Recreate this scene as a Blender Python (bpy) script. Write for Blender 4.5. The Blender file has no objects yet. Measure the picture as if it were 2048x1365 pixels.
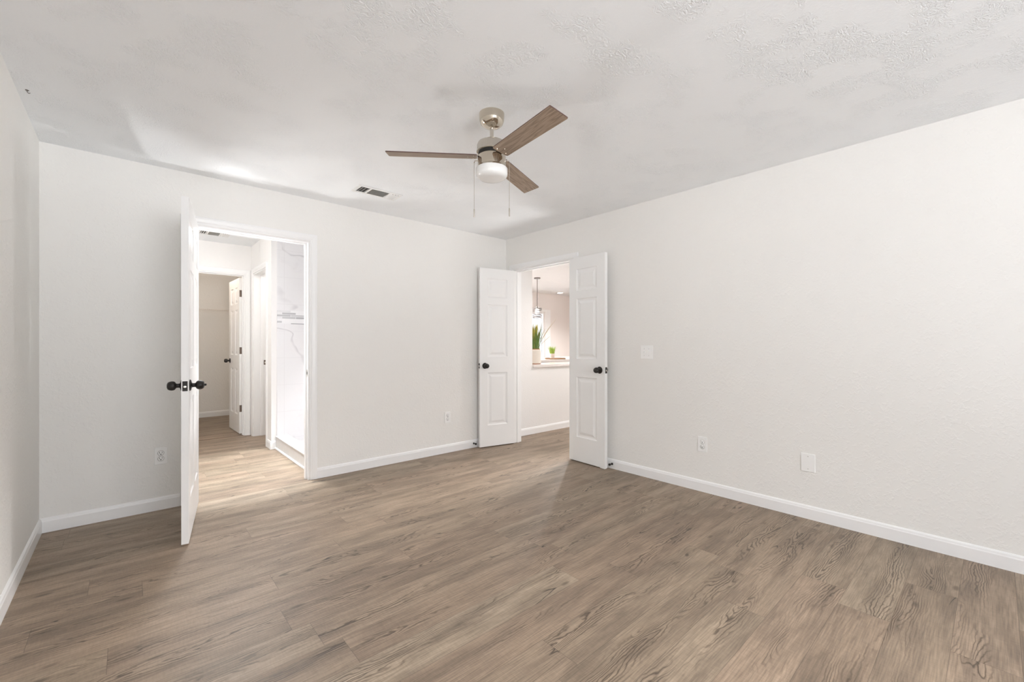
import bpy, bmesh, math, random
from mathutils import Vector, Matrix
PI = math.pi
R = math.radians
random.seed(7)
SC = bpy.context.scene
COL = SC.collection

# ------------------------------------------------------------------ camera
cam_d = bpy.data.cameras.new('camera')
cam = bpy.data.objects.new('camera', cam_d)
COL.objects.link(cam)
cam.location = (0, 0, 1.18)
cam.rotation_euler = (PI/2, 0, -math.atan(769/863))
cam_d.sensor_width = 36
cam_d.lens = 863/2048*36
cam_d.shift_y = 5.5/2048
cam_d.clip_start = 0.02
SC.camera = cam

# ------------------------------------------------------------------ world, lights, exposure
SC.view_settings.view_transform = 'Standard'
SC.view_settings.look = 'None'
SC.view_settings.gamma = 1
SC.view_settings.use_curve_mapping = False
SC.view_settings.exposure = 0.13
SC.cycles.use_denoising = True
SC.cycles.max_bounces = 14
SC.cycles.diffuse_bounces = 9
SC.cycles.sample_clamp_indirect = 8

W = bpy.data.worlds.new('sky')
SC.world = W
W.use_nodes = True
bg = W.node_tree.nodes['Background']
bg.inputs['Strength'].default_value = 5.6
# outdoors: pale sky above the horizon, brighter sunlit ground below it
_tc = W.node_tree.nodes.new('ShaderNodeTexCoord')
_sx = W.node_tree.nodes.new('ShaderNodeSeparateXYZ')
_cr = W.node_tree.nodes.new('ShaderNodeValToRGB')
_mr = W.node_tree.nodes.new('ShaderNodeMapRange')
_mr.inputs[1].default_value = -1
_mr.inputs[2].default_value = 1
W.node_tree.links.new(_tc.outputs['Generated'], _sx.inputs[0])
W.node_tree.links.new(_sx.outputs[2], _mr.inputs[0])
W.node_tree.links.new(_mr.outputs[0], _cr.inputs[0])
W.node_tree.links.new(_cr.outputs[0], bg.inputs['Color'])
_e = _cr.color_ramp.elements
_e[0].position, _e[0].color = 0.47, (2.30, 2.36, 2.46, 1)
_e[1].position, _e[1].color = 0.51, (1.02, 1.07, 1.14, 1)


def lamp(name, kind, loc, energy, color=(1, 1, 1), target=None, **kw):
    d = bpy.data.lights.new(name, kind)
    d.energy = energy
    d.color = color
    for k, v in kw.items():
        setattr(d, k, v)
    o = bpy.data.objects.new(name, d)
    COL.objects.link(o)
    o.location = loc
    if target:
        o.rotation_euler = (Vector(target)-Vector(loc)).to_track_quat('-Z', 'Y').to_euler()
    return o


RY = -2.40          # inner face of the wall behind the camera


def portal(name, loc, target, sx, sy):
    o = lamp(name, 'AREA', loc, 1, target=target, shape='RECTANGLE', size=sx, size_y=sy)
    o.data.cycles.is_portal = True


# daylight through the bedroom window behind the camera and the kitchen and added dining windows
portal('bedroom_daylight', (0.66, RY-0.08, 1.35), (0.66, 2, 1.35), 2.1, 1.7)
portal('kitchen_daylight', (7.32, 7.6, 1.05), (7.32, 5, 1.05), 0.95, 1.95)
portal('added_window_daylight', (9.66, 3.0, 1.45), (5, 3.0, 1.45), 1.2, 1.1)  # portal in an unseen window added to let daylight in
# room lamps, with unseen fill and flash spots added among them
lamp('bedroom_floor_fill', 'SPOT', (1.55, -0.50, 2.41), 190, (1, 0.97, 0.94), target=(1.45, 0.9, 0.0),  # unseen spot added behind the camera to brighten the foreground floor
     spot_size=R(100), spot_blend=1.0, shadow_soft_size=0.22)
lamp('bathroom_floor_fill', 'SPOT', (0.72, 4.70, 2.40), 340, (0.88, 0.95, 1), target=(0.72, 4.62, 0.0),  # narrow unseen downlight added to brighten the bathroom floor
     spot_size=R(50), spot_blend=0.5, shadow_soft_size=0.12)
lamp('bathroom_wash_lamp', 'SPOT', (0.85, 5.05, 2.38), 120, (0.98, 0.98, 1), target=(0.78, 2.5, 0.0),
     spot_size=R(84), spot_blend=0.7, shadow_soft_size=0.18)
lamp('bathroom_ambient_fill', 'POINT', (-0.15, 5.2, 1.95), 16, (1, 0.98, 0.96), shadow_soft_size=0.1)  # unseen point light added for ambient light in the bathroom
lamp('shower_lamp', 'SPOT', (1.85, 4.65, 2.40), 110, (1, 0.98, 0.98), target=(1.85, 4.6, 0),
     spot_size=R(60), spot_blend=0.4, shadow_soft_size=0.07)
lamp('closet_lamp', 'POINT', (0.75, 6.9, 2.33), 9, (1, 0.84, 0.70), shadow_soft_size=0.07)
lamp('toilet_room_lamp', 'POINT', (1.85, 5.95, 2.2), 8, (1, 0.95, 0.9), shadow_soft_size=0.08)
lamp('kitchen_lamp', 'SPOT', (7.6, 5.9, 2.42), 250, (1, 0.96, 0.93), target=(7.4, 5.5, 0),
     spot_size=R(165), spot_blend=0.6, shadow_soft_size=0.07)
lamp('kitchen_fill', 'SPOT', (5.0, 6.3, 2.42), 310, (1, 0.97, 0.94), target=(5.0, 6.0, 0),  # unseen spot added as kitchen fill
     spot_size=R(140), spot_blend=0.6, shadow_soft_size=0.07)
lamp('hall_lamp', 'SPOT', (4.9, 3.0, 2.42), 90, (1, 0.98, 0.96), target=(4.9, 3.1, 0),
     spot_size=R(150), spot_blend=0.6, shadow_soft_size=0.07)
lamp('hall_wash_fill', 'SPOT', (5.2, 3.42, 2.40), 950, (1, 0.97, 0.95), target=(1.7, 2.15, 0.0),  # unseen spot added, aimed through the double doors at the bedroom floor
     spot_size=R(46), spot_blend=0.8, shadow_soft_size=0.30)
lamp('shower_flash', 'SPOT', (1.62, 4.45, 0.40), 56, (1, 1, 1), target=(0.15, 2.6, 2.60),  # unseen low spot added as a flash stand-in, lights the bedroom ceiling
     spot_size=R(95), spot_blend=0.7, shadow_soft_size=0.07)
lamp('bathroom_flash', 'SPOT', (0.22, 4.75, 0.40), 75, (1, 1, 1), target=(1.0, 2.3, 2.44),  # second unseen low spot added to widen the bright ceiling patch
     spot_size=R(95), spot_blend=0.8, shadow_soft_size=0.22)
lamp('hall_flash', 'SPOT', (4.75, 3.10, 0.75), 100, (1, 1, 1), target=(2.2, 2.8, 2.44),  # unseen low spot added in the hall to lift the bedroom ceiling
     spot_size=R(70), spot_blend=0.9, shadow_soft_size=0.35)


# ------------------------------------------------------------------ node helpers
class NT:
    def __init__(s, name):
        s.m = bpy.data.materials.new(name)
        s.m.use_nodes = True
        s.t = s.m.node_tree
        s.b = s.t.nodes['Principled BSDF']
        s.out = s.t.nodes['Material Output']

    def n(s, typ, **kw):
        nd = s.t.nodes.new(typ)
        for k, v in kw.items():
            setattr(nd, k, v)
        return nd

    def put(s, sock, v):
        if isinstance(v, (int, float)):
            sock.default_value = v
        elif isinstance(v, tuple):
            sock.default_value = v if len(v) == len(sock.default_value) else tuple(v)+(1,)
        else:
            s.t.links.new(v, sock)

    def math(s, op, a, b=0.0, c=None, clamp=False):
        nd = s.n('ShaderNodeMath', operation=op, use_clamp=clamp)
        s.put(nd.inputs[0], a)
        s.put(nd.inputs[1], b)
        if c is not None:
            s.put(nd.inputs[2], c)
        return nd.outputs[0]

    def step(s, v, a, b):
        nd = s.n('ShaderNodeMapRange', interpolation_type='SMOOTHSTEP')
        s.put(nd.inputs[0], v)
        nd.inputs[1].default_value = a
        nd.inputs[2].default_value = b
        nd.inputs[3].default_value = 0
        nd.inputs[4].default_value = 1
        return nd.outputs[0]

    def mix(s, f, a, b, mode='MIX'):
        nd = s.n('ShaderNodeMix', data_type='RGBA', blend_type=mode)
        s.put(nd.inputs[0], f)
        s.put(nd.inputs[6], a)
        s.put(nd.inputs[7], b)
        return nd.outputs[2]

    def xyz(s, x, y, z=0.0):
        nd = s.n('ShaderNodeCombineXYZ')
        s.put(nd.inputs[0], x)
        s.put(nd.inputs[1], y)
        s.put(nd.inputs[2], z)
        return nd.outputs[0]

    def noise(s, vec, scale=1.0, detail=2.0, rough=0.5, dist=0.0):
        nd = s.n('ShaderNodeTexNoise')
        s.put(nd.inputs['Vector'], vec)
        nd.inputs['Scale'].default_value = scale
        nd.inputs['Detail'].default_value = detail
        nd.inputs['Roughness'].default_value = rough
        nd.inputs['Distortion'].default_value = dist
        return nd.outputs[0]

    def pos(s, obj=False):
        if obj:
            return s.n('ShaderNodeTexCoord').outputs['Object']
        return s.n('ShaderNodeNewGeometry').outputs['Position']

    def bump(s, h, strength, dist):
        nd = s.n('ShaderNodeBump')
        nd.inputs['Strength'].default_value = strength
        nd.inputs['Distance'].default_value = dist
        s.put(nd.inputs['Height'], h)
        s.t.links.new(nd.outputs[0], s.b.inputs['Normal'])

    def set(s, **kw):
        for k, v in kw.items():
            s.put(s.b.inputs[k.replace('_', ' ')], v)
        return s


def simple(name, col, rough=0.5, metal=0.0, spec=0.5, var=0.03, scale=8.0):
    t = NT(name)
    f = t.noise(t.pos(True), scale, 3)
    c = t.mix(f, tuple(max(0, x*(1-var)) for x in col), tuple(min(1, x*(1+var)) for x in col))
    t.set(Base_Color=c, Roughness=rough, Metallic=metal)
    t.b.inputs['Specular IOR Level'].default_value = spec
    return t.m


def wall_paint(name, col, strength=0.25):
    t = NT(name)
    p = t.pos()
    a = t.noise(p, 55, 2, 0.5, 0.6)
    b = t.noise(p, 18, 2, 0.5)
    h = t.math('MULTIPLY', t.step(a, 0.42, 0.66), t.step(b, 0.35, 0.6))
    t.bump(h, strength, 0.004)
    t.set(Base_Color=col, Roughness=0.62)
    t.b.inputs['Specular IOR Level'].default_value = 0.3
    return t.m


def ceiling_paint(name):
    t = NT(name)
    p = t.pos()
    a = t.noise(p, 30, 2, 0.55, 2.2)
    ridge = t.math('SUBTRACT', 1.0, t.math('MULTIPLY', t.math('ABSOLUTE', t.math('SUBTRACT', a, 0.5)), 7.0), clamp=True)
    m = t.step(t.noise(p, 5, 2), 0.42, 0.62)
    fine = t.noise(p, 90, 2)
    h = t.math('ADD', t.math('MULTIPLY', ridge, m), t.math('MULTIPLY', fine, 0.25))
    t.bump(h, 0.45, 0.006)
    t.set(Base_Color=(0.905, 0.925, 0.945), Roughness=0.7)
    t.b.inputs['Specular IOR Level'].default_value = 0.2
    return t.m


def plank_floor():
    t = NT('vinyl_plank_floor')
    sp = t.n('ShaderNodeSeparateXYZ')
    t.put(sp.inputs[0], t.pos())
    x, y = sp.outputs[0], sp.outputs[1]
    PW, PL = 0.181, 1.22
    yy = t.math('ADD', t.math('DIVIDE', y, PW), 100.35)
    row = t.math('FLOOR', yy)
    fy = t.math('FRACT', yy)
    w1 = t.n('ShaderNodeTexWhiteNoise', noise_dimensions='1D')
    t.put(w1.inputs['W'], row)
    xx = t.math('ADD', t.math('DIVIDE', x, PL), t.math('MULTIPLY_ADD', w1.outputs[0], 9.0, 40.0))
    col = t.math('FLOOR', xx)
    fx = t.math('FRACT', xx)
    w2 = t.n('ShaderNodeTexWhiteNoise', noise_dimensions='2D')
    t.put(w2.inputs['Vector'], t.xyz(row, col))
    rid = w2.outputs['Value']
    sc = t.n('ShaderNodeSeparateColor')
    t.put(sc.inputs[0], w2.outputs['Color'])
    ra, rb, rc = sc.outputs
    zid = t.math('MULTIPLY', rid, 60.0)
    # growth rings: distance from a wandering heart line plus a warp field
    v = t.math('SUBTRACT', fy, t.math('MULTIPLY_ADD', ra, 0.5, 0.25))
    wob = t.noise(t.xyz(t.math('MULTIPLY', x, 1.6), t.math('MULTIPLY', row, 3.3), zid), 1, 2)
    v2 = t.math('ABSOLUTE', t.math('ADD', v, t.math('MULTIPLY_ADD', wob, 0.7, -0.35)))
    warp = t.noise(t.xyz(t.math('MULTIPLY', x, 1.9), t.math('MULTIPLY', y, 10.0), zid), 1, 2.0, 0.45, 0.25)
    jag = t.noise(t.xyz(t.math('MULTIPLY', x, 26.0), t.math('MULTIPLY', y, 55.0), zid), 1, 1)
    fld = t.math('ADD', t.math('MULTIPLY', v2, 14.0), t.math('MULTIPLY', warp, 12.0))
    fld = t.math('ADD', fld, t.math('MULTIPLY', jag, 0.9))
    s1 = t.math('MULTIPLY_ADD', t.math('SINE', t.math('MULTIPLY', fld, 6.2)), 0.5, 0.5)
    lines = t.math('POWER', s1, 3.6)
    mk = t.noise(t.xyz(t.math('MULTIPLY', x, 1.5), t.math('MULTIPLY', y, 9.0), t.math('ADD', zid, 7.0)), 1, 2)
    near = t.math('SUBTRACT', 1.0, t.step(v2, 0.08, 0.42))
    mask = t.math('MULTIPLY', t.math('MULTIPLY_ADD', near, 0.85, 0.15), t.step(mk, 0.36, 0.58))
    lines = t.math('MULTIPLY', lines, mask)
    # fine fibre and soft mottling
    fib = t.noise(t.xyz(t.math('MULTIPLY', x, 9.0), t.math('MULTIPLY', y, 190.0), zid), 1, 2)
    saw = t.noise(t.xyz(t.math('MULTIPLY', x, 160.0), t.math('MULTIPLY', y, 30.0), zid), 1, 1)
    mot = t.noise(t.xyz(t.math('MULTIPLY', x, 2.2), t.math('MULTIPLY', y, 11.0), t.math('ADD', zid, 19.0)), 1, 3)
    # knots and cracks
    vo = t.n('ShaderNodeTexVoronoi', feature='F1')
    t.put(vo.inputs['Vector'], t.xyz(t.math('MULTIPLY', x, 2.6), t.math('MULTIPLY', y, 7.5), t.math('MULTIPLY', row, 0.7)))
    vo.inputs['Scale'].default_value = 1
    knot = t.math('SUBTRACT', 1.0, t.step(vo.outputs['Distance'], 0.03, 0.12))
    cn = t.noise(t.xyz(t.math('MULTIPLY', x, 0.8), t.math('MULTIPLY', y, 8.0), t.math('ADD', zid, 31.0)), 1, 2.5)
    crack = t.math('SUBTRACT', 1.0, t.step(t.math('ABSOLUTE', t.math('SUBTRACT', cn, 0.5)), 0.001, 0.0065))
    cm = t.noise(t.xyz(t.math('MULTIPLY', x, 1.9), t.math('MULTIPLY', y, 5.0), t.math('ADD', zid, 47.0)), 1, 1)
    crack = t.math('MULTIPLY', crack, t.step(cm, 0.58, 0.66))
    # seams
    ex = t.math('MULTIPLY', t.math('MINIMUM', fx, t.math('SUBTRACT', 1.0, fx)), PL)
    ey = t.math('MULTIPLY', t.math('MINIMUM', fy, t.math('SUBTRACT', 1.0, fy)), PW)
    seam = t.math('SUBTRACT', 1.0, t.step(t.math('MINIMUM', ex, ey), 0.0003, 0.0016))
    c = t.mix(rb, (0.278, 0.212, 0.152), (0.362, 0.284, 0.208))
    c = t.mix(t.math('MULTIPLY', rc, 0.5), c, (0.300, 0.208, 0.150))
    c = t.mix(t.step(mot, 0.36, 0.68), c, t.mix(0.5, c, (0.10, 0.073, 0.052)))
    k = t.math('MULTIPLY_ADD', t.math('SUBTRACT', fib, 0.5), 1.1, 1.0)
    k = t.math('MULTIPLY', k, t.math('MULTIPLY_ADD', t.math('SUBTRACT', saw, 0.5), 0.28, 1.0))
    kk = t.n('ShaderNodeVectorMath', operation='SCALE')
    t.put(kk.inputs[0], c)
    t.put(kk.inputs['Scale'], k)
    c = kk.outputs[0]
    c = t.mix(t.math('MULTIPLY', lines, 0.85), c, (0.058, 0.039, 0.026))
    c = t.mix(t.math('MULTIPLY', knot, 0.6), c, (0.050, 0.034, 0.024))
    c = t.mix(t.math('MULTIPLY', crack, 0.85), c, (0.020, 0.014, 0.010))
    c = t.mix(t.math('MULTIPLY', seam, 0.45), c, (0.05, 0.035, 0.026))
    t.set(Base_Color=c, Roughness=t.math('MULTIPLY_ADD', fib, 0.15, 0.40))
    t.b.inputs['Specular IOR Level'].default_value = 0.45
    hh = t.math('SUBTRACT', t.math('MULTIPLY', fib, 0.3), t.math('ADD', t.math('MULTIPLY', seam, 1.0), t.math('MULTIPLY', lines, 0.4)))
    t.bump(hh, 0.25, 0.001)
    return t.m


def blade_wood():
    t = NT('weathered_blade_wood')
    sp = t.n('ShaderNodeSeparateXYZ')
    t.put(sp.inputs[0], t.pos(True))
    x, y = sp.outputs[0], sp.outputs[1]
    warp = t.noise(t.xyz(t.math('MULTIPLY', x, 2.2), t.math('MULTIPLY', y, 34.0), 3.0), 1, 3, 0.5, 0.4)
    ln = t.math('POWER', t.math('MULTIPLY_ADD', t.math('SINE', t.math('MULTIPLY', warp, 42.0)), 0.5, 0.5), 2.0)
    fib = t.noise(t.xyz(t.math('MULTIPLY', x, 14.0), t.math('MULTIPLY', y, 260.0), 1.0), 1, 2)
    c = t.mix(fib, (0.25, 0.180, 0.130), (0.50, 0.385, 0.29))
    c = t.mix(t.math('MULTIPLY', ln, 0.5), c, (0.13, 0.09, 0.065))
    t.set(Base_Color=c, Roughness=0.5)
    return t.m


def marble(name, tiles=True):
    t = NT(name)
    p = t.pos()
    sp = t.n('ShaderNodeSeparateXYZ')
    t.put(sp.inputs[0], p)
    x, y, z = sp.outputs
    d = t.math('ADD', t.math('MULTIPLY', t.math('ADD', x, y), 1.3), t.math('MULTIPLY', z, 1.1))
    n1 = t.noise(p, 1.7, 2.5, 0.5, 0.4)
    f = t.math('ADD', t.math('MULTIPLY', d, 0.8), t.math('MULTIPLY', n1, 2.6))
    vein = t.math('SUBTRACT', 1.0, t.step(t.math('ABSOLUTE', t.math('SUBTRACT', t.math('FRACT', f), 0.5)), 0.0, 0.06))
    vm = t.step(t.noise(p, 2.7, 2), 0.44, 0.62)
    cloud = t.step(t.noise(p, 3.4, 4, 0.6, 0.8), 0.55, 0.8)
    c = t.mix(t.math('MULTIPLY', cloud, 0.3), (0.78, 0.775, 0.785), (0.54, 0.53, 0.55))
    c = t.mix(t.math('MULTIPLY', t.math('MULTIPLY', vein, vm), 0.55), c, (0.46, 0.45, 0.47))
    if tiles:
        g = t.math('ABSOLUTE', t.math('SUBTRACT', t.math('FRACT', t.math('DIVIDE', t.math('ADD', z, 0.20), 0.305)), 0.5))
        gx = t.math('ABSOLUTE', t.math('SUBTRACT', t.math('FRACT', t.math('DIVIDE', t.math('ADD', x, y), 0.61)), 0.5))
        j = t.math('MAXIMUM', t.step(g, 0.492, 0.497), t.step(gx, 0.496, 0.4985))
        c = t.mix(t.math('MULTIPLY', j, 0.5), c, (0.62, 0.61, 0.62))
    t.set(Base_Color=c, Roughness=0.3)
    return t.m


def mosaic():
    t = NT('mosaic_strip_tile')
    sp = t.n('ShaderNodeSeparateXYZ')
    t.put(sp.inputs[0], t.pos())
    b = t.n('ShaderNodeTexBrick')
    t.put(b.inputs['Vector'], t.xyz(sp.outputs[0], sp.outputs[2]))
    b.offset = 0.37
    b.inputs['Color1'].default_value = (0.86, 0.86, 0.87, 1)
    b.inputs['Color2'].default_value = (0.16, 0.16, 0.18, 1)
    b.inputs['Mortar'].default_value = (0.85, 0.85, 0.86, 1)
    b.inputs['Scale'].default_value = 1
    b.inputs['Mortar Size'].default_value = 0.002
    b.inputs['Bias'].default_value = -0.25
    b.inputs['Brick Width'].default_value = 0.145
    b.inputs['Row Height'].default_value = 0.024
    t.set(Base_Color=b.outputs['Color'], Roughness=0.25)
    return t.m


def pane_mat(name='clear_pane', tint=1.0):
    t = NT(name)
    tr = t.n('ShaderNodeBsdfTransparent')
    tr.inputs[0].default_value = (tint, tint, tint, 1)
    gl = t.n('ShaderNodeBsdfGlossy')
    gl.inputs['Roughness'].default_value = 0.03
    lw = t.n('ShaderNodeLayerWeight')
    mx = t.n('ShaderNodeMixShader')
    t.t.links.new(t.math('MULTIPLY_ADD', t.math('POWER', lw.outputs['Facing'], 5.0), 0.5, 0.03), mx.inputs[0])
    t.t.links.new(tr.outputs[0], mx.inputs[1])
    t.t.links.new(gl.outputs[0], mx.inputs[2])
    t.t.links.new(mx.outputs[0], t.out.inputs[0])
    return t.m


def glow(name, col, strength):
    t = NT(name)
    t.set(Base_Color=(0.9, 0.9, 0.9), Roughness=0.4)
    t.b.inputs['Emission Color'].default_value = tuple(col)+(1,)
    t.b.inputs['Emission Strength'].default_value = strength
    return t.m


M = dict(
    wall=wall_paint('warm_white_wall_paint', (0.862, 0.852, 0.828)),
    bath=wall_paint('bathroom_wall_paint', (0.86, 0.85, 0.84), 0.15),
    pink=wall_paint('kitchen_wall_paint', (0.84, 0.795, 0.77), 0.12),
    ceil=ceiling_paint('textured_ceiling_paint'),
    floor=plank_floor(),
    trim=simple('white_semigloss_trim', (0.90, 0.90, 0.90), 0.32, var=0.01),
    door=simple('white_door_paint', (0.90, 0.90, 0.895), 0.35, var=0.01),
    black=simple('oil_rubbed_black_metal', (0.022, 0.019, 0.017), 0.38, 0.3),
    hinge=simple('aged_bronze_hinge', (0.16, 0.12, 0.095), 0.42, 0.7),
    latch=simple('bright_steel_latch', (0.82, 0.80, 0.76), 0.25, 1.0),
    nickel=simple('brushed_nickel', (0.66, 0.62, 0.56), 0.24, 1.0),
    polish=simple('polished_nickel', (0.64, 0.58, 0.49), 0.10, 1.0),
    dark=simple('gap_shade', (0.012, 0.011, 0.010), 0.6),
    blade=blade_wood(),
    edge=simple('dark_blade_edge', (0.10, 0.05, 0.04), 0.5),
    opal=simple('opal_glass', (0.88, 0.88, 0.87), 0.18, var=0.0),
    plate=simple('white_plastic_plate', (0.92, 0.92, 0.91), 0.3, var=0.005),
    slot=simple('dark_socket_slot', (0.02, 0.02, 0.02), 0.5),
    recess_shade=simple('recess_shade_grey', (0.10, 0.095, 0.085), 0.6),
    louver=simple('grey_shaded_louver', (0.62, 0.61, 0.58), 0.5),
    vent=simple('white_enamel_vent', (0.84, 0.84, 0.83), 0.4, var=0.01),
    tile=marble('white_marble_tile'),
    slab=marble('white_marble_slab', False),
    stone=simple('pale_stone_counter', (0.80, 0.75, 0.72), 0.18, var=0.06, scale=30),
    curb=simple('grey_marble_curb_face', (0.60, 0.575, 0.56), 0.3, var=0.08, scale=14),
    mosaic=mosaic(),
    pane=pane_mat(),
    dimmed=pane_mat('dimmed_pane', 0.5),  # pane darkened in place of a shaded outdoors
    wire=simple('white_coated_wire', (0.85, 0.82, 0.78), 0.4),
    strip=simple('brown_floor_strip', (0.16, 0.11, 0.085), 0.5),
    ceramic=simple('cream_ceramic', (0.72, 0.66, 0.59), 0.4, var=0.05, scale=20),
    terra=simple('terracotta_band', (0.42, 0.18, 0.08), 0.6),
    green=simple('green_grass_blade', (0.12, 0.21, 0.045), 0.5, var=0.6, scale=25),
    yellow=simple('yellow_green_spike', (0.42, 0.36, 0.06), 0.6, var=0.3, scale=30),
    straw=simple('dry_straw_stalk', (0.50, 0.44, 0.30), 0.6, var=0.2, scale=30),
    lime=simple('bright_green_leaf', (0.30, 0.44, 0.06), 0.5, var=0.4, scale=40),
    potw=simple('white_pot_glaze', (0.83, 0.78, 0.75), 0.3),
    board=simple('brown_wood_tray', (0.34, 0.20, 0.11), 0.5, var=0.2),
    cab=simple('white_cabinet_paint', (0.84, 0.83, 0.82), 0.4, var=0.01),
    steel=simple('dark_brushed_rod', (0.20, 0.18, 0.17), 0.35, 0.8),
    glowlamp=glow('lit_lamp_lens', (1, 0.90, 0.85), 6.0),
    glowbulb=glow('lit_frosted_bulb', (1, 0.97, 0.94), 0.9),
)


# ------------------------------------------------------------------ mesh helpers
class MB:
    def __init__(s):
        s.b = bmesh.new()

    def quad(s, pts):
        return s.b.faces.new([s.b.verts.new(p) for p in pts])

    def box(s, x0, y0, z0, x1, y1, z1, bev=0.0, mat=None):
        r = bmesh.ops.create_cube(s.b, size=1)
        vs = r['verts']
        bmesh.ops.scale(s.b, vec=(abs(x1-x0), abs(y1-y0), abs(z1-z0)), verts=vs)
        bmesh.ops.translate(s.b, vec=((x0+x1)/2, (y0+y1)/2, (z0+z1)/2), verts=vs)
        if bev:
            es = list({e for v in vs for e in v.link_edges})
            r2 = bmesh.ops.bevel(s.b, geom=es, offset=bev, segments=2, affect='EDGES', profile=0.5)
            vs = list({v for f in r2['faces'] for v in f.verts} | {v for v in vs if v.is_valid})
        if mat is not None:
            bmesh.ops.transform(s.b, matrix=mat, verts=[v for v in vs if v.is_valid])
        return s

    def lathe(s, prof, seg=40, mat=None, cap=True):
        """prof: (radius, z) from bottom to top, turned about z"""
        rings = []
        for (r, z) in prof:
            if r < 1e-6:
                rings.append([s.b.verts.new((0, 0, z))])
            else:
                rings.append([s.b.verts.new((r*math.cos(2*PI*i/seg), r*math.sin(2*PI*i/seg), z)) for i in range(seg)])
        for a, b in zip(rings, rings[1:]):
            for i in range(seg):
                j = (i+1) % seg
                if len(a) == 1 and len(b) == 1:
                    continue
                if len(a) == 1:
                    s.b.faces.new((a[0], b[j], b[i]))
                elif len(b) == 1:
                    s.b.faces.new((a[i], a[j], b[0]))
                else:
                    s.b.faces.new((a[i], a[j], b[j], b[i]))
        if cap:
            if len(rings[0]) > 1:
                s.b.faces.new(list(reversed(rings[0])))
            if len(rings[-1]) > 1:
                s.b.faces.new(rings[-1])
        if mat is not None:
            bmesh.ops.transform(s.b, matrix=mat, verts=[v for rg in rings for v in rg])
        return s

    def tube(s, pts, r, seg=8, closed=False):
        pts = [Vector(p) for p in pts]
        n = len(pts)
        rs = r if isinstance(r, (list, tuple)) else [r]*n
        rings = []
        for i, p in enumerate(pts):
            if closed:
                t = pts[(i+1) % n]-pts[i-1]
            else:
                t = pts[min(i+1, n-1)]-pts[max(i-1, 0)]
            t.normalize()
            up = Vector((0, 0, 1)) if abs(t.z) < 0.9 else Vector((1, 0, 0))
            a = t.cross(up).normalized()
            b = t.cross(a)
            rings.append([s.b.verts.new(p+a*rs[i]*math.cos(2*PI*k/seg)+b*rs[i]*math.sin(2*PI*k/seg)) for k in range(seg)])
        m = n if closed else n-1
        for i in range(m):
            A, B = rings[i], rings[(i+1) % n]
            for k in range(seg):
                l = (k+1) % seg
                s.b.faces.new((A[k], A[l], B[l], B[k]))
        if not closed:
            s.b.faces.new(list(reversed(rings[0])))
            s.b.faces.new(rings[-1])
        return s

    def sweep(s, path, prof, closed_prof=True):
        """path: list of functions (o, t) -> point, one per mitred corner; prof: list of (o, t)"""
        rows = [[s.b.verts.new(f(o, t)) for (o, t) in prof] for f in path]
        k = len(prof)
        for A, B in zip(rows, rows[1:]):
            for i in range(k if closed_prof else k-1):
                j = (i+1) % k
                s.b.faces.new((A[i], A[j], B[j], B[i]))
        if closed_prof:
            s.b.faces.new(list(reversed(rows[0])))
            s.b.faces.new(rows[-1])
        return s

    def build(s, name, mat, parent=None, smooth=False, loc=None):
        bmesh.ops.recalc_face_normals(s.b, faces=s.b.faces)
        me = bpy.data.meshes.new(name)
        s.b.to_mesh(me)
        s.b.free()
        for m in (mat if isinstance(mat, list) else [mat]):
            me.materials.append(m)
        if smooth:
            for p in me.polygons:
                p.use_smooth = True
            try:
                me.set_sharp_from_angle(angle=R(38))
            except Exception:
                pass
        o = bpy.data.objects.new(name, me)
        COL.objects.link(o)
        if parent:
            o.parent = parent
        if loc:
            o.location = loc
        return o


def tag(o, label, cat, group=None, kind=None):
    o['label'] = label
    o['category'] = cat
    if group:
        o['group'] = group
    if kind:
        o['kind'] = kind
    return o


def thing(name, label, cat, loc=(0, 0, 0), rz=0.0, group=None, kind=None):
    o = bpy.data.objects.new(name, None)
    o.empty_display_size = 0.05
    COL.objects.link(o)
    o.location = loc
    o.rotation_euler = (0, 0, rz)
    return tag(o, label, cat, group, kind)


def struct(name, mb, mat, label, cat, smooth=False):
    return tag(mb.build(name, mat, smooth=smooth), label, cat, kind='structure')


def copy_tree(o, parent=None):
    c = o.copy()
    COL.objects.link(c)
    c.parent = parent
    for ch in list(o.children):
        copy_tree(ch, c)
    return c


H = 2.44
# ------------------------------------------------------------------ floor, ceiling, ground
struct('floor', MB().box(-0.53, RY-0.12, -0.10, 9.75, 8.6, 0.0), M['floor'], 'grey brown wood look plank floor running through all rooms', 'floor')
struct('ceiling', MB().box(-0.53, RY-0.12, H, 9.75, 8.6, H+0.1), M['ceil'], 'white textured ceiling', 'ceiling')

# ------------------------------------------------------------------ walls
BX0, BX1 = 0.350, 1.176        # bathroom doorway
DY0, DY1 = 2.895, 3.820        # double doorway
DH = 2.066


def wall_x(name, x0, x1, y0, y1, mat, label, openings=(), z1=H):
    """wall running along X, openings (u0,u1,z0,z1)"""
    mb = MB()
    u = x0
    for (a, b, za, zb) in openings:
        if a > u:
            mb.box(u, y0, 0, a, y1, z1)
        if za > 0:
            mb.box(a, y0, 0, b, y1, za)
        if zb < z1:
            mb.box(a, y0, zb, b, y1, z1)
        u = b
    if u < x1:
        mb.box(u, y0, 0, x1, y1, z1)
    return struct(name, mb, mat, label, 'wall')


def wall_y(name, y0, y1, x0, x1, mat, label, openings=(), z1=H):
    mb = MB()
    u = y0
    for (a, b, za, zb) in openings:
        if a > u:
            mb.box(x0, u, 0, x1, a, z1)
        if za > 0:
            mb.box(x0, a, 0, x1, b, za)
        if zb < z1:
            mb.box(x0, a, zb, x1, b, z1)
        u = b
    if u < y1:
        mb.box(x0, u, 0, x1, y1, z1)
    return struct(name, mb, mat, label, 'wall')


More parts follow.
